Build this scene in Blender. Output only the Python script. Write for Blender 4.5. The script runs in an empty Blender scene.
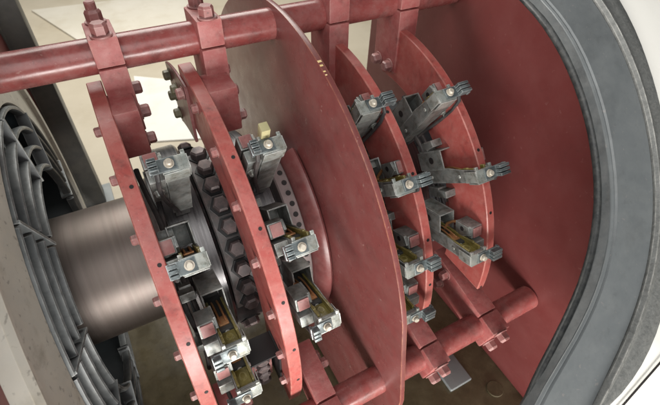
import bpy, bmesh, math, random
from mathutils import Vector, Matrix
random.seed(4)
PI = math.pi
S = 0.5                                   # one ring radius = half a metre
PH = math.radians(48)                     # the view looks down on the shaft by this much
SC = bpy.context.scene
COL = SC.collection

# ------------------------------------------------------------------ frames
def W(x, t, u):                           # x along the shaft, t towards the open side, u across it (unscaled)
    return Vector((x, -(t*math.cos(PH) - u*math.sin(PH)), t*math.sin(PH) + u*math.cos(PH)))
def pol(x, r, deg):
    a = math.radians(deg)
    return W(x, r*math.cos(a), r*math.sin(a))
def frame(x, deg):                        # local Z radial, local Y tangential, local X along the shaft
    z = pol(0, 1, deg); X = Vector((1, 0, 0)); y = z.cross(X)
    return Matrix(((X.x, y.x, z.x, x), (X.y, y.y, z.y, 0), (X.z, y.z, z.z, 0), (0, 0, 0, 1)))
WM = {}                                   # world matrix of every empty

# ------------------------------------------------------------------ materials
def nt(name):
    m = bpy.data.materials.new(name); m.use_nodes = True
    n = m.node_tree; b = n.nodes['Principled BSDF']
    return m, n, b
def nd(n, t, **k):
    o = n.nodes.new(t)
    for a, v in k.items(): setattr(o, a, v)
    return o
def coords(n, scale, rnd=True):
    tc = nd(n, 'ShaderNodeTexCoord'); mp = nd(n, 'ShaderNodeMapping')
    mp.inputs['Scale'].default_value = scale
    n.links.new(tc.outputs['Object'], mp.inputs['Vector'])
    if rnd:
        oi = nd(n, 'ShaderNodeObjectInfo'); mu = nd(n, 'ShaderNodeMath', operation='MULTIPLY')
        mu.inputs[1].default_value = 37.0
        n.links.new(oi.outputs['Random'], mu.inputs[0]); n.links.new(mu.outputs[0], mp.inputs['Location'])
    return mp.outputs['Vector']
def noise(n, vec, sc, det=5, rough=.55, dist=0):
    o = nd(n, 'ShaderNodeTexNoise'); o.inputs['Scale'].default_value = sc
    o.inputs['Detail'].default_value = det; o.inputs['Roughness'].default_value = rough
    o.inputs['Distortion'].default_value = dist
    n.links.new(vec, o.inputs['Vector']); return o.outputs['Fac']
def ramp(n, fac, a, b, ca=(0, 0, 0), cb=(1, 1, 1)):
    o = nd(n, 'ShaderNodeValToRGB'); e = o.color_ramp.elements
    e[0].position = a; e[1].position = b; e[0].color = (*ca, 1); e[1].color = (*cb, 1)
    n.links.new(fac, o.inputs['Fac']); return o.outputs['Color']
def mix(n, fac, a, b, mode='MIX'):
    o = nd(n, 'ShaderNodeMix', data_type='RGBA', blend_type=mode)
    for s, v in ((o.inputs[0], fac), (o.inputs[6], a), (o.inputs[7], b)):
        if hasattr(v, 'is_linked'): n.links.new(v, s)
        elif isinstance(v, (int, float)): s.default_value = v
        else: s.default_value = (*v, 1)
    return o.outputs[2]
def mult(n, a, k):
    o = nd(n, 'ShaderNodeMath', operation='MULTIPLY'); n.links.new(a, o.inputs[0]); o.inputs[1].default_value = k
    return o.outputs[0]
def bump(n, b, h, st, dist=.002):
    o = nd(n, 'ShaderNodeBump'); o.inputs['Strength'].default_value = st; o.inputs['Distance'].default_value = dist
    n.links.new(h, o.inputs['Height']); n.links.new(o.outputs[0], b.inputs['Normal'])
def edgewear(n, radius):                  # chipped, rubbed corners of a real edge
    bv = nd(n, 'ShaderNodeBevel', samples=4); bv.inputs['Radius'].default_value = radius
    g = nd(n, 'ShaderNodeNewGeometry'); d = nd(n, 'ShaderNodeVectorMath', operation='DOT_PRODUCT')
    n.links.new(bv.outputs[0], d.inputs[0]); n.links.new(g.outputs['Normal'], d.inputs[1])
    return ramp(n, d.outputs['Value'], .80, .98, (1, 1, 1), (0, 0, 0))
def surface(name, c1, c2, rough=.5, metal=0, grime=(.03, .025, .02), gk=.5, dust=None, dk=0, wear=None, wk=0,
            bs=60, bst=.25, sc=(1, 1, 1), coat=0, nsc=9, gr=(.50, .72), spec=.5, rv=1.0, speck=0):
    m, n, b = nt(name); v = coords(n, sc)
    c = mix(n, ramp(n, noise(n, v, nsc, 6), .3, .7), c1, c2)
    gf = ramp(n, noise(n, v, nsc*1.7, 8, .65, .4), gr[0], gr[1])
    c = mix(n, mult(n, gf, gk), c, grime)
    if dk:
        df = ramp(n, noise(n, v, nsc*2.6, 9, .7), .42, .70)
        c = mix(n, mult(n, df, dk), c, dust)
    if speck:
        c = mix(n, mult(n, ramp(n, noise(n, v, nsc*11, 3, .5), .62, .70), speck), c, (.035, .028, .026))
        c = mix(n, mult(n, ramp(n, noise(n, v, nsc*14, 2, .5, .6), .70, .74), speck), c, (.60, .46, .40))
    if wk:
        w = edgewear(n, .004); w2 = nd(n, 'ShaderNodeMath', operation='MULTIPLY')
        n.links.new(w, w2.inputs[0]); n.links.new(ramp(n, noise(n, v, 45, 5), .35, .6), w2.inputs[1])
        c = mix(n, mult(n, w2.outputs[0], wk), c, wear)
    n.links.new(c, b.inputs['Base Color'])
    rr = nd(n, 'ShaderNodeMapRange'); rr.inputs['To Min'].default_value = max(rough-.13*rv, .05); rr.inputs['To Max'].default_value = min(rough+.18*rv, 1)
    n.links.new(noise(n, v, nsc*3, 6), rr.inputs['Value']); n.links.new(rr.outputs[0], b.inputs['Roughness'])
    b.inputs['Metallic'].default_value = metal; b.inputs['Coat Weight'].default_value = coat; b.inputs['Coat Roughness'].default_value = .3
    b.inputs['Specular IOR Level'].default_value = spec
    if bst: bump(n, b, noise(n, v, bs, 4, .6), bst)
    return m
DUST = (.50, .36, .33)
M = {}
M['red'] = surface('red oxide paint', (.31, .078, .073), (.35, .096, .092), .50, 0, (.06, .030, .028), .55, (.46, .26, .23), .38, (.62, .40, .35), .6, 30, .7, nsc=16, gr=(.54, .74), speck=.22)
M['rededge'] = surface('red ring paint', (.355, .074, .064), (.395, .092, .080), .34, 0, (.07, .032, .030), .55, (.48, .25, .21), .32, (.72, .46, .38), .7, 44, .22, nsc=18, gr=(.54, .74), speck=.22)
M['redrod'] = surface('red rod paint', (.225, .052, .048), (.255, .062, .057), .24, 0, (.06, .028, .025), .6, (.40, .26, .24), .28, None, 0, 40, .14, nsc=12, speck=.22)
M['reddisc'] = surface('red barrier paint', (.172, .046, .044), (.188, .054, .051), .28, 0, (.09, .045, .04), .35, (.26, .19, .17), .18, (.75, .36, .20), .6, 24, .07, nsc=7, speck=0.2)
M['redwall'] = surface('red wall paint', (.155, .035, .033), (.168, .039, .037), .45, 0, (.13, .03, .028), .30, (.27, .12, .11), .14, None, 0, 30, .08, nsc=6, speck=0.08)
M['redhub'] = surface('red hub paint', (.16, .046, .045), (.19, .056, .054), .32, 0, (.08, .03, .03), .5, (.40, .26, .24), .2, None, 0, 40, .1, nsc=14)
M['bolt'] = surface('dusty painted bolt', (.24, .080, .074), (.30, .115, .108), .45, 0, (.05, .025, .025), .55, (.42, .29, .27), .4, (.7, .5, .46), .5, 60, .2, speck=0.4)
M['darkbolt'] = surface('dark greasy bolt', (.075, .066, .067), (.13, .105, .104), .40, .3, (.025, .022, .022), .55, (.32, .20, .19), .36, (.45, .36, .35), .6, 60, .3, nsc=24)
M['shaft'] = surface('turned steel', (.185, .158, .140), (.225, .196, .178), .46, .85, (.135, .095, .085), .45, (.27, .20, .19), .25, None, 0, 7, .04, (70, .5, .5), nsc=.8, rv=.25)
M['slip'] = surface('slip ring steel', (.10, .097, .10), (.18, .175, .175), .28, .95, (.05, .04, .04), .5, None, 0, (.8, .75, .72), .7, 9, .10, (46, 1.2, 1.2), nsc=1.6)
M['band'] = surface('dark insulated band', (.062, .058, .056), (.105, .10, .098), .34, 0, (.015, .015, .016), .6, (.28, .17, .16), .38, (.36, .36, .37), .5, 40, .4, nsc=16)
M['pocket'] = surface('black tray and pocket shadow', (.008, .008, .009), (.016, .016, .017), .5, 0, (.01, .01, .01), .4, None, 0, None, 0, 40, .1)
M['vent'] = surface('grey vent band', (.17, .135, .13), (.24, .19, .185), .45, .2, (.06, .05, .05), .5, (.35, .25, .25), .3, None, 0, 60, .2)
M['grey'] = surface('grey plated steel', (.17, .185, .18), (.29, .31, .295), .42, .45, (.045, .042, .03), .75, (.40, .33, .29), .30, (.70, .72, .70), .8, 80, .4, nsc=26, gr=(.44, .66))
M['plate'] = surface('pale plated steel', (.27, .30, .283), (.41, .44, .415), .38, .45, (.09, .085, .055), .70, (.50, .44, .38), .30, (.85, .85, .82), .7, 80, .4, nsc=34, gr=(.46, .66), speck=0.4)
M['comb'] = surface('terminal steel', (.075, .09, .095), (.20, .23, .235), .36, .5, (.02, .02, .02), .6, None, 0, (.62, .68, .68), .9, 90, .3, nsc=36)
M['olive'] = surface('olive varnished brush', (.105, .082, .016), (.22, .175, .042), .30, 0, (.018, .015, .006), .8, (.35, .30, .13), .3, (.62, .55, .28), .7, 70, .5, nsc=26)
M['olivedark'] = surface('dark olive insulation', (.075, .070, .040), (.12, .11, .06), .45, 0, (.02, .02, .015), .5, (.25, .22, .15), .3, (.4, .36, .25), .4, 50, .3)
M['flap'] = surface('yellow varnished flap', (.36, .33, .17), (.46, .42, .24), .35, 0, (.2, .16, .05), .4, None, 0, None, 0, 60, .2)
M['cable'] = surface('dark cable sleeve', (.020, .020, .022), (.05, .048, .048), .5, 0, (.01, .01, .01), .4, (.2, .16, .14), .3, None, 0, 120, .4)
M['carbon'] = surface('carbon brush', (.022, .022, .022), (.05, .048, .045), .5, 0, (.01, .01, .01), .4, None, 0, None, 0, 80, .3)
M['copper'] = surface('copper braid', (.50, .22, .09), (.62, .33, .16), .38, .6, (.16, .07, .03), .5, None, 0, None, 0, 160, .7)
M['screw'] = surface('cream screw head', (.46, .42, .34), (.56, .52, .44), .45, .2, (.20, .14, .09), .6, None, 0, (.8, .7, .65), .4, 80, .2, nsc=25)
M['slat'] = surface('blue grey slat', (.105, .116, .12), (.16, .172, .176), .42, .15, (.018, .02, .021), .6, (.26, .27, .26), .22, (.58, .60, .58), 1.0, 60, .2, nsc=16)
M['shield'] = surface('worn grey cast shield', (.46, .45, .40), (.56, .55, .49), .48, .15, (.17, .145, .10), .60, (.62, .57, .46), .3, (.74, .68, .54), .8, 30, .25, nsc=7, gr=(.54, .76), speck=0.4)
M['cave'] = surface('bearing recess shade and dark hub', (.012, .018, .022), (.03, .04, .046), .4, 0, (.01, .01, .01), .4, None, 0, None, 0, 40, .1)
M['flange'] = surface('grey flange paint', (.118, .130, .134), (.140, .152, .156), .36, 0, (.085, .092, .094), .55, (.22, .23, .225), .28, None, 0, 60, .12, nsc=7, speck=0.1)
M['lip'] = surface('worn flange lip', (.11, .115, .11), (.15, .156, .15), .55, .1, (.05, .05, .046), .5, (.30, .295, .28), .3, (.70, .69, .64), .9, 90, .6, nsc=60, speck=.3)
M['rubber'] = surface('black rubber seal', (.014, .016, .017), (.026, .029, .030), .42, 0, (.008, .008, .008), .4, (.12, .12, .11), .35, None, 0, 50, .5, nsc=34)
M['channel'] = surface('dull seal channel', (.075, .083, .086), (.10, .11, .113), .5, 0, (.03, .03, .03), .5, (.20, .20, .195), .3, None, 0, 60, .3, nsc=16)
M['white'] = surface('white housing paint', (.80, .79, .735), (.83, .82, .77), .38, 0, (.70, .68, .61), .35, None, 0, None, 0, 50, .06, nsc=3)
M['tan'] = surface('tan floor paint', (.46, .405, .31), (.50, .445, .35), .55, 0, (.36, .30, .20), .5, (.60, .54, .43), .3, None, 0, 30, .08, nsc=1.5)
M['board'] = surface('pale white', (.72, .71, .66), (.78, .77, .73), .6, 0, (.60, .56, .47), .4, None, 0, None, 0, 30, .1, nsc=3)
M['card'] = surface('cream board', (.60, .56, .47), (.67, .63, .55), .6, 0, (.48, .41, .30), .5, None, 0, None, 0, 30, .1, nsc=3)
M['post'] = surface('dark grey post', (.060, .062, .058), (.09, .09, .085), .45, .1, (.03, .03, .025), .5, (.22, .20, .16), .3, (.35, .33, .28), .5, 40, .2, nsc=5)
M['panel'] = surface('blue grey panel', (.20, .22, .225), (.26, .28, .28), .5, .1, (.10, .10, .10), .5, (.3, .3, .28), .3, None, 0, 40, .2, nsc=4)
M['base'] = surface('oily olive base plate', (.070, .056, .030), (.105, .085, .048), .26, 0, (.025, .02, .012), .55, (.20, .17, .10), .35, None, 0, 30, .2, nsc=9)
M['yellow'] = surface('yellow paint flake', (.70, .52, .22), (.78, .62, .34), .5, 0, (.5, .3, .1), .2, None, 0, None, 0, 60, .1)
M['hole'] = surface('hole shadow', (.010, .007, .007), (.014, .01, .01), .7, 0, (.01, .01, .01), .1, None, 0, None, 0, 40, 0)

# ------------------------------------------------------------------ mesh collector
class MB:
    def __init__(s, mx=1): s.bm = bmesh.new(); s.mi = 0; s.mx = mx; s.T = Matrix.Identity(4); s.fix = None
    def _in(s, b):
        b.normal_update()
        vs = [s.bm.verts.new(s.T @ v.co) for v in b.verts]
        b.verts.index_update()
        for f in b.faces:
            try:
                g = s.bm.faces.new([vs[v.index] for v in f.verts]); g.material_index = s.mi
            except ValueError: pass
        b.free()
    def box(s, x, y, z, bev=.004, seg=2):
        b = bmesh.new(); bmesh.ops.create_cube(b, size=1)
        for v in b.verts:
            v.co = Vector((x[0]+(v.co.x+.5)*(x[1]-x[0]), y[0]+(v.co.y+.5)*(y[1]-y[0]), z[0]+(v.co.z+.5)*(z[1]-z[0])))
        if bev: bmesh.ops.bevel(b, geom=list(b.edges), offset=bev, segments=seg, affect='EDGES', profile=.6)
        s._in(b); return s
    def cyl(s, p, q, r, seg=24, r2=None, bev=.0):
        p, q = Vector(p), Vector(q); d = q-p; r2 = r if r2 is None else r2
        rot = d.to_track_quat('Z', 'Y').to_matrix(); b = bmesh.new(); L = d.length
        prof = [(0, 0), (r-bev, 0), (r, bev), (r2, L-bev), (r2-bev, L), (0, L)] if bev else [(0, 0), (r, 0), (r2, L), (0, L)]
        rings = []
        for rad, h in prof:
            if rad == 0: rings.append([b.verts.new(p+rot@Vector((0, 0, h)))]); continue
            rings.append([b.verts.new(p+rot@Vector((rad*math.cos(2*PI*k/seg), rad*math.sin(2*PI*k/seg), h))) for k in range(seg)])
        for A, B in zip(rings, rings[1:]):
            for k in range(seg):
                k2 = (k+1) % seg
                if len(A) == 1: b.faces.new((A[0], B[k2], B[k]))
                elif len(B) == 1: b.faces.new((A[k], A[k2], B[0]))
                else: b.faces.new((A[k], A[k2], B[k2], B[k]))
        s._in(b); return s
    def hexbolt(s, p, d, r, h, wash=True):                    # washer, chamfered hexagon, shank stub
        p, d = Vector(p), Vector(d).normalized()
        if wash: s.cyl(p, p+d*h*.16, r*1.28, 20, bev=h*.04); p = p+d*h*.16
        s.cyl(p, p+d*h*.78, r, 6); s.cyl(p+d*h*.78, p+d*h, r, 6, r2=r*.80); return s
    def lathe(s, prof, n=96, a0=0, a1=360, closed=True):      # (x, r) revolved about the shaft
        b = bmesh.new(); full = abs(a1-a0) >= 359.9; N = n if full else n+1; R = []
        for k in range(N):
            a = a0+(a1-a0)*k/n
            R.append([b.verts.new(pol(x, r, a)) for x, r in prof])
        m = len(prof)
        for k in range(n):
            A, B = R[k], R[(k+1) % N]
            for j in range(m if closed else m-1): b.faces.new((A[j], A[(j+1) % m], B[(j+1) % m], B[j]))
        if closed and not full: b.faces.new(R[0]); b.faces.new(list(reversed(R[-1])))
        bmesh.ops.recalc_face_normals(b, faces=b.faces); s._in(b); return s
    def arc(s, x0, x1, r0, r1, a0, a1, n=72, c=.004):         # ring segment with chamfered corners
        return s.lathe([(x0+c, r0), (x1-c, r0), (x1, r0+c), (x1, r1-c), (x1-c, r1), (x0+c, r1), (x0, r1-c), (x0, r0+c)], n, a0, a1)
    def tube(s, pts, r, seg=8):
        pts = [Vector(p) for p in pts]; b = bmesh.new(); R = []; up = None
        for i, p in enumerate(pts):
            d = (pts[min(i+1, len(pts)-1)]-pts[max(i-1, 0)]).normalized()
            u = d.orthogonal() if up is None else (up-d*up.dot(d)); u.normalize(); up = u; v = d.cross(u)
            R.append([b.verts.new(p+(u*math.cos(2*PI*k/seg)+v*math.sin(2*PI*k/seg))*r) for k in range(seg)])
        for A, B in zip(R, R[1:]):
            for k in range(seg): b.faces.new((A[k], A[(k+1) % seg], B[(k+1) % seg], B[k]))
        b.faces.new(list(reversed(R[0]))); b.faces.new(R[-1]); s._in(b); return s
    def prism(s, pts, off, bev=0):                            # outline of points pushed along off
        b = bmesh.new(); off = Vector(off); A = [b.verts.new(Vector(p)) for p in pts]; B = [b.verts.new(Vector(p)+off) for p in pts]
        n = len(pts); f1 = b.faces.new(A); f2 = b.faces.new(list(reversed(B)))
        for k in range(n): b.faces.new((A[k], B[k], B[(k+1) % n], A[(k+1) % n]))
        bmesh.ops.recalc_face_normals(b, faces=b.faces)
        if bev:
            es = [e for e in b.edges if (f1 in e.link_faces or f2 in e.link_faces)]
            bmesh.ops.bevel(b, geom=es, offset=bev, segments=2, affect='EDGES', profile=.6)
        s._in(b); return s
    def strip(s, rows, close=False):                          # grid of points, rows[i][j]
        b = bmesh.new(); R = [[b.verts.new(Vector(p)) for p in r] for r in rows]; n = len(rows)
        for i in range(n if close else n-1):
            A, B = R[i], R[(i+1) % n]
            for j in range(len(A)-1): b.faces.new((A[j], A[j+1], B[j+1], B[j]))
        s._in(b); return s
    def build(s, name, mat, parent=None, frame_local=False, **props):
        if s.fix:
            for v in s.bm.verts: v.co.x = .077+(v.co.x-.08)*s.fix[0]; v.co.y *= s.fix[1]
        bm = s.bm; mats = mat if isinstance(mat, list) else [mat]
        if s.mx < 0:
            for v in bm.verts: v.co.x = -v.co.x
        for v in bm.verts: v.co *= S
        if parent is not None and not frame_local:
            inv = WM[parent.name].inverted()
            for v in bm.verts: v.co = inv @ v.co
        bmesh.ops.recalc_face_normals(bm, faces=bm.faces)
        c = Vector()
        for v in bm.verts: c += v.co
        c /= max(len(bm.verts), 1)
        for v in bm.verts: v.co -= c
        for f in bm.faces: f.smooth = True
        for e in bm.edges:
            if len(e.link_faces) == 2 and e.calc_face_angle(0) > math.radians(32): e.smooth = False
        me = bpy.data.meshes.new(name); bm.to_mesh(me); bm.free()
        for k in mats: me.materials.append(M[k])
        o = bpy.data.objects.new(name, me); COL.objects.link(o); o.location = c
        if parent is not None: o.parent = parent
        WM[o.name] = (WM[parent.name] if parent is not None else Matrix.Identity(4)) @ Matrix.Translation(c)
        for k, v in props.items(): o[k] = v
        return o
def tag(o, label, cat, group=None):
    o['label'] = label; o['category'] = cat
    if group: o['group'] = group
    return o
def empty(name, label, cat, loc, group=None, mat=None):
    o = bpy.data.objects.new(name, None); COL.objects.link(o); o.empty_display_size = .05
    m = Matrix.Translation(Vector(loc)*S)
    if mat is not None: m = Matrix.Translation(mat.translation*S) @ mat.to_3x3().to_4x4()
    o.matrix_basis = m; WM[o.name] = m.copy()
    return tag(o, label, cat, group)
def copy_tree(o, parent=None):
    c = o.copy(); COL.objects.link(c)
    if parent is not None: c.parent = parent
    for ch in list(o.children): copy_tree(ch, c)
    return c

# ------------------------------------------------------------------ positions along the shaft
X1, X2, X3, X4, T = -.0593, .3067, 1.0004, 1.3679, .0443
XD, TD = .7229, .0236
A_TOP, A_BOT, R_ROD, R_TUBE, R_GAP = 45.4, -59.4, 1.11, .0675, 1.092
FZ = -1.0                                 # base plate height

# ------------------------------------------------------------------ rods
def rod(x0, x1, ang, label):
    b = MB(); p = pol(0, R_ROD, ang); r = R_TUBE
    n = 48; prof = [(x0, .0), (x0, r*.85), (x0+.008, r)]
    k = 14
    for i in range(1, k): prof.append((x0+.008+(x1-x0-.016)*i/k, r))
    prof += [(x1-.008, r), (x1, r*.85), (x1, 0)]
    F = frame(0, ang); rows = []
    for (x, rad) in prof: rows.append([F @ Vector((x, rad*math.cos(2*PI*j/n), R_ROD+rad*math.sin(2*PI*j/n))) for j in range(n+1)])
    b.strip(rows); bmesh.ops.remove_doubles(b.bm, verts=b.bm.verts, dist=1e-5)
    return tag(b.build('support_rod', 'redrod'), label, 'support rod', 'support rods running between the two ends')
rod(-.42, 1.768, A_TOP, 'upper round red support rod along the top, threaded through the clamp blocks')
rod(-.42, 1.768, A_BOT, 'lower round red support rod near the base plate, ending at the red end wall')

# ------------------------------------------------------------------ rings with their arms
def make_arm(root, xf, m, ang, name, low=.805):
    F = frame(xf, ang)
    x = {1: (.003, .104), 2: (.030, .130), 3: (-.033, .071), 4: (-.010, .102)}[m]; k_ = m; m = 1 if m < 3 else -1
    b = MB(); b.T = F
    b.box(x, (-.098, .098), (low if k_ < 3 or ang < 0 else .77, R_GAP-.004), .006)
    a = b.build(name, 'red', root)
    c = MB(); c.T = F; c.box(x, (-.098, .098), (R_GAP+.004, 1.205), .006)
    cap = c.build('clamp_cap', 'red', a)
    xm = sum(x)/2
    for y in (-.074, .074):
        d = MB(); d.T = F; d.hexbolt((xm, y, 1.206), (0, 0, 1), .031, .042)
        if y > 0 and ang > 0: d.cyl((xm, y, 1.245), (xm, y, 1.285), .020, 20, bev=.004)
        d.build('bolt', 'bolt', cap)
    ox = x[1] if m > 0 else x[0]
    for y, z in (((-.045, .865), (.045, .93)) if k_ < 3 else ((-.05, .80), (.055, .80))):
        e = MB(); e.T = F; e.hexbolt((ox, y, z), (m, 0, 0), .027, .034); e.build('bolt', 'bolt', a)
    if k_ < 3 and ang > 0:
        f = MB(); f.T = frame(xf, ang-3.2)
        f.box((-.050, x[1]-.012), (-.175, -.02), (.775, .985), .010)
        ft = f.build('arm_foot', 'red', a)
        for z in (.82,):
            d = MB(); d.T = frame(xf, ang-3.2); d.hexbolt((x[1]-.012, -.13, z), (1, 0, 0), .024, .030); d.build('bolt', 'bolt', ft)
    return a
def make_ring(xr, k_, label, a0=-62, a1=47, low=.805):
    m = 1 if k_ < 3 else -1
    root = empty('brush_ring', label, 'ring', (xr, 0, 0), 'red rings that carry the brush holders')
    b = MB(); b.arc(xr-(.013 if k_ < 3 else 0), xr+T, .73, 1.0, a0, a1, 110, .0035)
    plate = b.build('ring_plate', 'rededge', root)
    xo = xr-.013 if m > 0 else xr+T
    for k, a in enumerate(range(int(a0)+10, int(a1)-2, 14)):
        d = MB(); d.hexbolt(pol(xo, .94, a), (-m, 0, 0), .019, .022); d.build('bolt', 'bolt', plate)
    for a in (14, -2.5, -20, -34, -47):
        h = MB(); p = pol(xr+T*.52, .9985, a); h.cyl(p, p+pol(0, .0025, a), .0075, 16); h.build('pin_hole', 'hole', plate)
    xf = xr+T if m > 0 else xr
    rr = random.Random(k_)
    for r0, dx in ((.705, .020), (.682, .042)):
        ph_ = rr.uniform(0, 6)
        c = MB(); c.tube([pol(xf+m*(dx+.010*math.sin(a*.13+ph_)), r0+.012*math.sin(a*.21+ph_), a) for a in range(int(a0)+6, 31, 2)], .011, 8)
        c.build('cable', 'cable', plate)
    for a in (4, -15, -33):
        c = MB(); c.T = frame(xf, a); x_ = (.0012, .062) if m > 0 else (-.062, -.0012)
        c.box(x_, (-.018, .018), (.735, .80), .004); c.box((x_[0]+.008, x_[1]-.004), (-.026, .026), (.66, .7345), .004); c.build('cable_clamp', 'grey', plate)
    make_arm(root, xf, k_, A_TOP, 'upper_arm'); make_arm(root, xf, k_, A_BOT, 'lower_arm', low)
    return root
make_ring(X1, 1, 'leftmost red curved ring beside the bare steel shaft, with clamp arms to both rods')
r2 = make_ring(X2, 2, 'second red curved ring from the left, between the bolted band and the big disc')
make_ring(X3, 3, 'red curved ring just right of the big solid disc, partly hidden by it', a0=-45, low=.66)
make_ring(X4, 4, 'rightmost red curved ring, nearest the red end wall', a0=-47.5, low=.66)

b = MB(); b.arc(X2-.027, X2-.0135,   .66, .955, 40, 63, 40, .003); hp = b.build('head_plate', 'redhub', r2)
for a, r_ in ((43, .90), (52, .86), (60, .90), (61, .80), (61, .71)):
    d = MB(); d.hexbolt(pol(X2-.0275, r_, a), (-1, 0, 0), .024, .026); d.build('bolt', 'olivedark' if a > 50 else 'bolt', hp)
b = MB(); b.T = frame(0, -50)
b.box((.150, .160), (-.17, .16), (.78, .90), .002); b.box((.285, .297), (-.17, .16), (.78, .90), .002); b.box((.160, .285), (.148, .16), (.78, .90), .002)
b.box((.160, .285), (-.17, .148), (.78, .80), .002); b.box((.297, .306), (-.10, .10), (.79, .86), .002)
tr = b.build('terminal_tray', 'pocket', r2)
b = MB(); b.T = frame(0, -50); b.box((.172, .272), (-.165, .10), (.801, .835), .006); b.build('terminal_pad', 'bolt', tr)
for y in (.065, -.005, -.075, -.14):
    b = MB(); b.T = frame(0, -50); b.hexbolt((.222, y, .836), (0, 0, 1), .030, .032); b.build('bolt', 'darkbolt', tr)
# ------------------------------------------------------------------ barrier disc
poly = []
RD = 1.2017
for k in range(0, 101):                   # round the top, flat sides below
    al = 18-48+ (198-18)*k/100 - 0
    poly.append(pol(XD, RD, al))
def wp(x, y, z): return Vector((x, y, z))
pb = poly[-1]; pf = poly[0]
poly += [wp(XD, pb.y+.02, -.96), wp(XD, -1.262, -.96), wp(XD, -1.255, -.13)]
d = MB(); d.prism(poly, (TD, 0, 0), .003)
disc = tag(d.build('barrier_disc', 'reddisc'), 'large solid red barrier disc standing across the shaft in the middle', 'disc')
for a, w in ((23.4, .010), (22.4, .008), (21.0, .006), (20.2, .005)):
    f = MB(); f.T = frame(0, a); f.box((XD+.002, XD+.002+w*1.6), (-w*.5, w*.5), (RD-.002, RD+.0015), .0008, 1)
    f.build('paint_flake', 'yellow', disc)

# ------------------------------------------------------------------ rotor: shaft, slip rings, bolted bands, hub
rot = empty('slip_ring_rotor', 'turned steel shaft with slip rings, bolted dark bands and a red hub', 'rotor', (.7, 0, 0))
b = MB(); b.lathe([(-1.2, .01), (-1.2, .34), (.02, .341), (1.77, .341), (1.77, .01)], 128); b.build('shaft', 'shaft', rot)
b = MB(); b.lathe([(-.02, .33), (-.02, .37), (.0, .40), (.03, .41), (.03, .33)], 96); b.build('shaft_collar', 'band', rot)
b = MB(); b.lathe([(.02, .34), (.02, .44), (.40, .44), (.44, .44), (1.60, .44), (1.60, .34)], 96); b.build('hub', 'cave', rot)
def slip(x0, x1):
    b = MB(); b.lathe([(x0, .43), (x0, .525), (x0+.012, .54), (x1-.012, .54), (x1, .53), (x1, .43)], 140)
    b.build('slip_ring', 'slip', rot)
slip(.03, .213); slip(.40, .545); slip(.92, 1.04); slip(1.22, 1.40)
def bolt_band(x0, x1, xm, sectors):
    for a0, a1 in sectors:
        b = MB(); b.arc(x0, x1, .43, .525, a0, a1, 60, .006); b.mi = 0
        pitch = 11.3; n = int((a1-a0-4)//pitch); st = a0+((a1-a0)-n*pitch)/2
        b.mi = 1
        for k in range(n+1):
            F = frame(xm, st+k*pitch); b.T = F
            b.cyl((0, 0, .523), (0, 0, .5315), .054, 6)  # black hex stands in for the nut recess and its shadow
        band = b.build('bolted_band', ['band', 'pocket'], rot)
        for k in range(n+1):
            c = MB(); c.T = frame(xm, st+k*pitch)
            c.hexbolt((0, 0, .5305), (0, 0, 1), .040, .040, False); c.build('bolt', 'darkbolt', band)
bolt_band(.222, .365, .290, ((-49, 50), (100, 195), (-155, -70)))
bolt_band(1.065, 1.20, 1.13, ((-37, 82), (-155, -66)))
b = MB(); b.lathe([(.570, .44), (.570, .535), (.576, .543), (.634, .543), (.640, .535), (.640, .44)], 90, -190, 27)
v = b.build('vent_band', 'vent', rot)
for k in range(37):
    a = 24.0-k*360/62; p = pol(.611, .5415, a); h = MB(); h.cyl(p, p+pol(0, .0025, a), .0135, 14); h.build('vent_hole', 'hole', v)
b = MB(); b.lathe([(.642, .44), (.642, .548), (.652, .575), (.668, .603), (.684, .62), (.700, .625), (.712, .615), (.716, .595), (.716, .44)], 90, -190, 25); b.build('hub_flange', 'redhub', rot)
b = MB(); b.lathe([(.755, .44), (.755, .62), (.775, .63), (.82, .60), (.86, .54), (.87, .44)], 128); b.build('hub_flange', 'redhub', rot)

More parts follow.
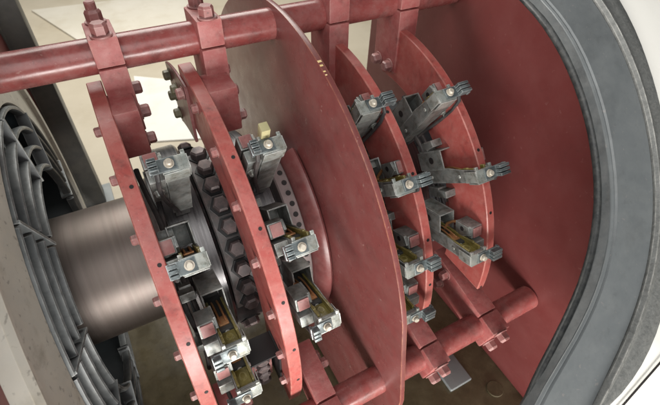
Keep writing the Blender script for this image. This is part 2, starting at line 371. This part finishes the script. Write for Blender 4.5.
# ------------------------------------------------------------------ brush holders
def make_holder(m):
    F0 = frame(0, 0)
    root = empty('brush_holder', '', 'brush holder', (0, 0, 0), 'brush holders bolted along the red rings', Matrix.Identity(4))
    def P(small=True):
        q = MB(m); q.fix = (.68, .70) if small else None; return q
    B = lambda mb, n, mt, p=root: mb.build(n, mt, p)
    # channel housing, open on the upper side; the far wall is a wide web
    b = P()
    b.box((.045, .166), (-.047, -.039), (.63, 1.040), .003)
    b.box((.045, .053), (-.039, .040), (.64, 1.040), .003)
    b.prism([(.158, -.039, .66), (.158, -.039, 1.040), (.158, .040, 1.040), (.158, .044, .95), (.158, .060, .86), (.158, .060, .66)], (.008, 0, 0), .002)
    b.box((.053, .158), (-.039, .030), (1.026, 1.038), .002)
    B(b, 'housing', 'grey')
    b = P(); b.box((.058, .153), (-.034, .022), (.548, .93), .004); B(b, 'carbon_brush', 'carbon')
    for x in ((.0535, .067), (.145, .1578)):
        b = P(); b.box(x, (-.03, .050), (.73, 1.024), .003); b.box((x[0]-.001, x[1]+.001), (.047, .054), (.96, .985), .001); B(b, 'brush_guide', 'olive')
    b = P(); b.box((.068, .1445), (-.02, .012), (.935, 1.02), .004); b.cyl((.106, .010, .975), (.106, .020, .975), .018, 18); B(b, 'pressure_finger', 'olive')
    for x in (.088, .122):
        pts = [(x, .022, .90), (x, .036, .87), (x, .046, .83), (x, .048, .79), (x, .040, .75), (x, .024, .72)]
        b = P(); b.tube(pts, .0065, 8); B(b, 'brush_lead', 'copper')
    b = P(); b.box((.076, .134), (.0225, .032), (.845, .905), .002); B(b, 'lead_clip', 'copper')
    b = P(); n = 40
    b.tube([(.106+.016*math.cos(k*.95), -.002+.016*math.sin(k*.95), .855+.0022*k) for k in range(n)], .0036, 6); B(b, 'coil_spring', 'plate')
    b = P(0)
    b.tube([(.030, -.022, 1.05), (.026, -.042, 1.03), (.022, -.050, .96), (.030, -.046, .86), (.046, -.040, .76), (.07, -.036, .66), (.08, -.03, .60)], .0085, 8); B(b, 'cable', 'cable')
    b = P(0)
    b.tube([(.070, .016, .79), (.064, .050, .80), (.050, .072, .83), (.036, .080, .87), (.030, .070, .90)], .0075, 8); B(b, 'braided_lead', 'copper')
    for z in (.72, .93):
        b = P(0); b.cyl((.1355, .0, z), (.1415, .0, z), .009, 14, bev=.002); B(b, 'rivet', 'plate')
    b = P(0); b.hexbolt((.02, .026, .84), (0, 1, 0), .014, .016); B(b, 'nut', 'plate')
    b = P(0); b.hexbolt((.02, -.029, .90), (0, -1, 0), .016, .018); B(b, 'nut', 'plate')
    # end plate with two ears, the far half carries the folded flap
    b = P()
    b.box((.036, .174), (-.050, .034), (1.041, 1.052), .003)
    b.box((.040, .060), (.034, .056), (1.041, 1.052), .002); b.box((.152, .174), (.034, .056), (1.041, 1.052), .002)
    b.box((.040, .170), (-.058, -.0505), (.985, 1.052), .003)
    b.box((.1745, .180), (-.045, .03), (.975, 1.050), .002)
    plate = B(b, 'end_plate', 'plate')
    # terminal strip with the screw and the grooved comb over the ring edge
    b = P()
    c0 = -.022 if m > 0 else -.060
    b.box((c0+.012, .116), (-.044, .030), (1.0525, 1.059), .002)
    for k in range(3):
        y = -.044+k*.026; b.box((c0, .022), (y, y+.019), (1.0595, 1.088), .003)
    b.box((c0-.004, c0+.012), (-.046, .030), (1.046, 1.066), .002)
    st = B(b, 'terminal_comb', 'comb', plate)
    b = P(); b.cyl((.080, -.006, 1.0595), (.080, -.006, 1.063), .026, 24, bev=.001); b.cyl((.080, -.006, 1.063), (.080, -.006, 1.079), .019, 24, bev=.005)
    B(b, 'screw', 'screw', plate)
    # foot on the ring, open bracket and drilled lug above the channel
    b = P(0); b.box((-.004, .0525), (-.028, .025), (.80, .985), .004); B(b, 'foot', 'grey')
    b = P(0)
    b.box((.046, .053), (.033, .135), (.66, .83), .003); b.box((.053, .1365), (.128, .135), (.66, .83), .003)
    b.box((.1305, .1365), (.0345, .1278), (.64, .83), .002); b.box((.053, .1305), (.033, .128), (.655, .663), .002)
    br = B(b, 'bracket', 'grey')
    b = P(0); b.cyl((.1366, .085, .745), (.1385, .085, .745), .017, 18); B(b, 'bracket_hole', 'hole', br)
    b = P(0); b.box((-.004, .058), (.040, .100), (.865, .965), .004); b.prism([(.058, .044, .865), (.058, .100, .865), (.058, .100, .95), (.058, .06, .965), (.058, .025, .90)], (.010, 0, 0), .002); lug = B(b, 'lug', 'grey')
    b = P(0); b.box((.004, .052), (.045, .096), (.9655, .973), .002); B(b, 'worn_pad', 'bolt', lug)
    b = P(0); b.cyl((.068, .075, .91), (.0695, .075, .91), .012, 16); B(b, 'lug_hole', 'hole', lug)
    return root
HL = make_holder(1); HR = make_holder(-1)
spots = [
 (HL, X1+T, [(15.3, .04, 'grey brush holder on the leftmost red ring, topmost, under the upper clamp arm'),
             (-3.9, -.01, 'grey brush holder on the leftmost red ring, second from the top'),
             (-24, .028, 'grey brush holder on the leftmost red ring, third from the top'),
             (-37, .03, 'grey brush holder on the leftmost red ring, lowest, at the bottom edge')]),
 (HL, X2+T, [(13.4, .028, 'grey brush holder on the second red ring, topmost, against the solid disc'),
             (-8.3, .015, 'grey brush holder on the second red ring, middle, beside the holed vent band'),
             (-27.8, .036, 'grey brush holder on the second red ring, lowest, above the lower rod')]),
 (HR, X3, [(15.8, -.015, 'grey brush holder on the ring right of the disc, topmost'),
           (-4, -.03, 'grey brush holder on the ring right of the disc, second from the top'),
           (-23.8, .0, 'grey brush holder on the ring right of the disc, third from the top'),
           (-39, .025, 'grey brush holder on the ring right of the disc, lowest, above a clamp block')]),
 (HR, X4, [(13.2, -.025, 'grey brush holder on the rightmost ring, topmost, tilted up'),
           (-8.2, -.075, 'grey brush holder on the rightmost ring, middle, in front of the red wall'),
           (-29.2, .01, 'grey brush holder on the rightmost ring, lowest, with long olive edged channel')])]
used = set()
for proto, xf, lst in spots:
    for ang, dx, lab in lst:
        o = copy_tree(proto) if proto.name in used else proto
        used.add(proto.name)
        F = frame(xf+(dx if xf < .6 else -dx), ang)
        o.matrix_basis = Matrix.Translation(F.translation*S) @ F.to_3x3().to_4x4()
        o['label'] = lab

for o in COL.objects:
    if o.get('label', '').startswith('grey brush holder on the second red ring, topmost'):
        b = MB(); b.prism([(.060, .02, 1.03), (.060, .055, 1.03), (.060, .068, 1.10), (.060, .030, 1.105)], (.035, 0, 0), .003)
        c = b.build('brass_flap', 'flap'); c.parent = o
# ------------------------------------------------------------------ left end: shield, grille, rear post
XS = -.42
sh = empty('end_shield', 'worn grey cast end shield with a round opening round the shaft, red outside', 'end shield', (XS, 0, FZ))
b = MB(); b.lathe([(XS-.30, .905), (XS-.012, .905), (XS, .912), (XS-.004, .94), (XS-.028, 1.12), (XS-.026, 1.15), (XS-.006, 1.165), (XS-.003, 1.20), (XS-.02, 1.22), (XS-.30, 1.22)], 160)
b.build('rim', 'shield', sh)
b = MB(); b.lathe([(XS-.12, 1.20), (XS-.07, 1.221), (XS-.07, 1.75), (XS-.10, 1.75), (XS-.12, 1.25)], 120); b.build('outer_face', 'redwall', sh)
b = MB(); b.lathe([(XS-.28, .345), (XS-.28, .893), (XS-.035, .893), (XS-.035, .903), (XS-.34, .903), (XS-.34, .345)], 128); b.build('recess', 'cave', sh)  # near-black lining puts the shade behind the grille into the colour
gr = empty('air_grille', 'blue grey slatted air grille of curved bars round the steel shaft', 'grille', (XS-.1, 0, 0))
for si in range(10):
    a0 = -56+si*36; a1 = a0+35
    for k, rr in enumerate((.888, .79, .695, .60)):
        w = .021; xo = XS+.012+.008*k
        prof = [(xo-.040, rr-w*.35), (xo-.014, rr-w*.5), (xo-.004, rr-w*.36), (xo, rr), (xo-.004, rr+w*.36), (xo-.014, rr+w*.5), (xo-.040, rr+w*.35)]
        b = MB(); b.lathe(prof, 26, a0+k*1.2, a1); b.build('slat', 'slat', gr)
    b = MB(); F = frame(0, a0); b.T = F
    b.prism([(XS-.02, .0, .585), (XS+.040, .0, .588), (XS+.016, .0, .893), (XS-.04, 0, .90)], (0, .013, 0), .003)
    b.build('rib', 'slat', gr)
ps = empty('rear_post', 'dark grey upright post behind the shaft on the left', 'post', (-.45, 1.72, FZ))
b = MB(); b.box((-.60, -.335), (1.66, 1.86), (FZ+.03, 2.6), .01); b.box((-.50, -.48), (1.655, 1.6585), (FZ+.1, 2.6), .001); b.build('post_body', 'post', ps)
b = MB(); b.box((-.64, -.27), (1.60, 1.92), (FZ+.001, FZ+.028), .006); b.build('foot_plate', 'panel', ps)
b = MB(); b.box((-2.6, -.70), (1.72, 1.76), (FZ+.001, 2.6), .004); tag(b.build('partition_wall', 'panel'), 'blue grey metal partition left of the rear post', 'wall')

# ------------------------------------------------------------------ right end: wall, opening frame, white housing
out = [W(1.77, 1.36, u) for u in (-1.70, -1.2, -.6, 0, .6, 1.0)]
yb = .80
wall = [Vector((1.77, -1.95, FZ+.001)), Vector((1.77, -1.95, .05)), Vector((1.77, -.95, .98)), Vector((1.77, -.25, 1.72)), Vector((1.77, .2, 2.0)), Vector((1.77, yb, 2.0)), Vector((1.77, yb, FZ+.001))]
b = MB(); b.prism(wall, (.05, 0, 0)); tag(b.build('end_wall', 'redwall'), 'flat dark red end wall behind the rightmost ring', 'wall')
cI = [(1.476,.439),(1.512,.384),(1.541,.326),(1.563,.266),(1.58,.203),(1.591,.138),(1.597,.073),(1.598,.007),(1.594,-.059),(1.585,-.125),(1.571,-.189),(1.553,-.252),(1.53,-.313),(1.502,-.372),(1.469,-.428),(1.432,-.48),(1.39,-.53),(1.345,-.576),(1.296,-.62),(1.243,-.66),(1.188,-.698),(1.131,-.734),(1.074,-.769),(1.017,-.802),(.962,-.837),(.911,-.873)]
cG = [(1.493,.408),(1.53,.349),(1.558,.29),(1.578,.229),(1.592,.167),(1.599,.104),(1.602,.04),(1.6,-.025),(1.593,-.09),(1.582,-.155),(1.566,-.22),(1.547,-.283),(1.523,-.344),(1.495,-.403),(1.462,-.459),(1.426,-.511),(1.385,-.56),(1.339,-.606),(1.29,-.647),(1.237,-.685),(1.182,-.719),(1.124,-.751),(1.064,-.78),(1.005,-.809),(.947,-.837),(.892,-.868)]
cO = [(1.735,.364),(1.761,.303),(1.782,.24),(1.797,.177),(1.807,.112),(1.813,.047),(1.814,-.018),(1.81,-.084),(1.802,-.149),(1.789,-.214),(1.772,-.278),(1.751,-.34),(1.726,-.401),(1.697,-.46),(1.664,-.517),(1.626,-.571),(1.586,-.622),(1.542,-.671),(1.494,-.716),(1.444,-.759),(1.392,-.798),(1.337,-.836),(1.281,-.871),(1.224,-.904),(1.167,-.937),(1.111,-.969)]
cE = [(1.909,.346),(1.929,.279),(1.943,.21),(1.951,.141),(1.953,.072),(1.952,.003),(1.947,-.067),(1.938,-.136),(1.926,-.205),(1.911,-.273),(1.892,-.34),(1.871,-.407),(1.846,-.472),(1.818,-.536),(1.786,-.598),(1.75,-.658),(1.711,-.715),(1.668,-.77),(1.62,-.82),(1.568,-.867),(1.513,-.909),(1.454,-.945),(1.391,-.976),(1.325,-.999),(1.257,-1.015),(1.187,-1.022)]
def ext(c, L=.09, n=6, k0=.16, k1=.10, d1=None):
    c = [Vector(p) for p in c]
    a = math.atan2(*(c[0]-c[2]).yx); q = c[0]; pre = []
    for i in range(n): a += k0; q = q+Vector((math.cos(a), math.sin(a)))*L; pre.append(q)
    a = math.atan2(*(c[-1]-c[-3]).yx) if d1 is None else d1; q = c[-1]; post = []
    for i in range(4): a -= k1; q = q+Vector((math.cos(a), math.sin(a)))*L; post.append(q)
    return list(reversed(pre))+c+post
D1 = math.radians(-146)
cI, cG, cO, cE = (ext(c, d1=D1) for c in (cI, cG, cO, cE))
fr = empty('opening_frame', 'curved grey flange round the opening at right, with black rubber seal and worn lip', 'frame', W(1.7, 1.45, -.1))
def swept(name, mat, parent, cols):       # cols: list of functions index -> point
    b = MB(); n = len(cI); b.strip([[f(i) for f in cols] for i in range(n)]); return b.build(name, mat, parent)
def pt(c, t, j=0, c2=None, k=0):
    def f(i):
        p = c[i] if c2 is None else c[i].lerp(c2[i], k)
        return W(p.x, t, p.y)
    return f
b = MB(); b.tube([W(p.x, 1.402, p.y) for p in cI], .0150, 12); b.build('seal', 'rubber', fr)
swept('seal_channel', 'channel', fr, [pt(cI, 1.400), pt(cI, 1.422, 0, cG, .4), pt(cI, 1.436, 0, cG, .7), pt(cI, 1.446, 0, cG, .96), pt(cI, 1.440, 0, cG, 1.0), pt(cI, 1.40, 0, cG, 1.0)])
swept('flange', 'flange', fr, [pt(cG, 1.40, 0, cO, .03), pt(cG, 1.440, 0, cO, .0), pt(cG, 1.449, 0, cO, .02), pt(cG, 1.452, 0, cO, .06), pt(cG, 1.449, 0, cO, .10), pt(cG, 1.455, 0, cO, .13), pt(cG, 1.458, 0, cO, .6), pt(cG, 1.464, 0, cO, .985), pt(cG, 1.462, 0, cO, 1.0), pt(cG, 1.42, 0, cO, 1.002)])
swept('lip', 'lip', fr, [pt(cO, 1.42, 0, cE, .0), pt(cO, 1.470, 0, cE, .02), pt(cO, 1.482, 0, cE, .10), pt(cO, 1.478, 0, cE, .22), pt(cO, 1.462, 0, cE, .34), pt(cO, 1.460, 0, cE, .42), pt(cO, 1.464, 0, cE, .55), pt(cO, 1.458, 0, cE, .9), pt(cO, 1.446, 0, cE, 1.0), pt(cO, 1.40, 0, cE, 1.01)])
# white housing skin outside the lip
hs = empty('housing_panel', 'smooth white outer housing at far right with one thin dark seam', 'housing', W(2.2, 1.44, -.4))
n = len(cE)
def outp(i):
    c = cE[i]; d = (c-Vector((1.1, -.1))).normalized(); return c+d*(1.3 if c.y > -.75 else 1.3-.75*min((-.75-c.y)/.3, 1))
rows = [[W(p.x, t, p.y) for p, t in ((cE[i].lerp(outp(i), -.004), 1.40), (cE[i].lerp(outp(i), .002), 1.436), (cE[i].lerp(outp(i), .01), 1.440), (cE[i].lerp(outp(i), .5), 1.42), (outp(i), 1.30))] for i in range(n)]
b = MB(); b.strip(rows); b.build('skin', 'white', hs)
s0, s1 = Vector((1.62, -.985)), Vector((1.16, -1.075)); s0 = s0+(s0-s1)*1.2
b = MB(); dn = Vector((-(s1-s0).y, (s1-s0).x)).normalized()*.004
b.prism([W(p.x, t, p.y) for p, t in ((s0+dn, 1.444), (s0-dn, 1.444), (s1-dn, 1.444), (s1+dn, 1.444))], W(0, .002, 0)); b.build('seam', 'hole', hs)

# ------------------------------------------------------------------ ground and what lies behind
b = MB(); b.box((-.75, 1.85), (-1.9, 1.62), (FZ-.05, FZ), .004); o = b.build('base_plate', 'base'); o['kind'] = 'structure'
b = MB(); b.strip([[(-30, -30, -1.4), (30, -30, -1.4)], [(-30, 30, -1.4), (30, 30, -1.4)]]); o = b.build('ground', 'tan'); o['kind'] = 'structure'
def board(name, pts, z, h, mat, label, cat):
    b = MB(); b.prism([(x, y, z) for x, y in pts], (0, 0, h), .003); return tag(b.build(name, mat), label, cat)
board('white_quad', [(.38, 4.6), (1.02, 4.15), (.85, 2.75), (.15, 3.0)], -1.397, .02, 'board', 'flat white quad on the tan floor behind the rings', 'board')  # flat white quad just above the ground plane
board('cream_board', [(-.75, 7.6), (2.2, 7.4), (1.15, 5.25), (.15, 5.2)], -1.397, .03, 'card', 'cream board lying on the tan floor, seen behind the upper rod', 'board')
b = MB(); b.cyl((1.64, -1.27, FZ+.002), (1.64, -1.27, FZ+.012), .055, 32, bev=.003); tag(b.build('cover_cap', 'base'), 'round low cap on the dark olive base plate at lower right', 'cap')
b = MB(); b.box((1.36, 1.54), (-1.15, -.92), (FZ+.001, FZ+.03), .012, 3); tag(b.build('grey_pad', 'panel'), 'rounded blue grey pad on the base plate under the right clamp blocks', 'pad')

# ------------------------------------------------------------------ camera
R0 = Vector((0.87846452, 0.3451411, -0.33042049)); D0 = Vector((-0.31624206, -0.09840726, -0.94356079)); F0 = Vector((0.35817738, -0.93337754, -0.02270084))
r, dn_, fw = W(*R0), W(*D0), W(*F0); up = -dn_; bk = -fw
cam = bpy.data.cameras.new('camera'); co = bpy.data.objects.new('camera', cam); COL.objects.link(co)
loc = W(0, 2.62604, 0)*S
co.matrix_world = Matrix(((r.x, up.x, bk.x, loc.x), (r.y, up.y, bk.y, loc.y), (r.z, up.z, bk.z, loc.z), (0, 0, 0, 1)))
cam.sensor_width = 36; cam.lens = 443.634/660*36; cam.clip_start = .02; cam.clip_end = 200
cam.dof.use_dof = True; cam.dof.focus_distance = .90; cam.dof.aperture_fstop = 6.3
SC.camera = co

# ------------------------------------------------------------------ light
def area(name, loc, aim, sx, sy, e, col):
    l = bpy.data.lights.new(name, 'AREA'); l.shape = 'RECTANGLE'; l.size = sx; l.size_y = sy; l.energy = e; l.color = col
    o = bpy.data.objects.new(name, l); COL.objects.link(o); o.location = loc*S
    o.rotation_euler = ((aim-loc)*S).to_track_quat('-Z', 'Y').to_euler(); return o
area('window_light', W(-.9, 2.9, -4.2), W(.6, .6, 0), 2.8, .65, 135, (1, .97, .93))
area('front_fill', W(-1.0, 4.7, .3), W(1.0, 0, 0), 2.4, 1.6, 34, (1, .98, .96))  # added fill from the camera side, lifts front faces and wall
area('floor_fill', Vector((.8, 5.0, 4.5)), Vector((.8, 4.6, -1.4)), 2.6, 2.6, 150, (1, .97, .90))  # added lamp that brightens the floor behind, no known source there
w = bpy.data.worlds.new('World'); SC.world = w; w.use_nodes = True
w.node_tree.nodes['Background'].inputs[0].default_value = (.93, .97, 1, 1); w.node_tree.nodes['Background'].inputs[1].default_value = .12
SC.view_settings.view_transform = 'Standard'; SC.view_settings.look = 'None'
SC.view_settings.exposure = 0; SC.view_settings.gamma = 1
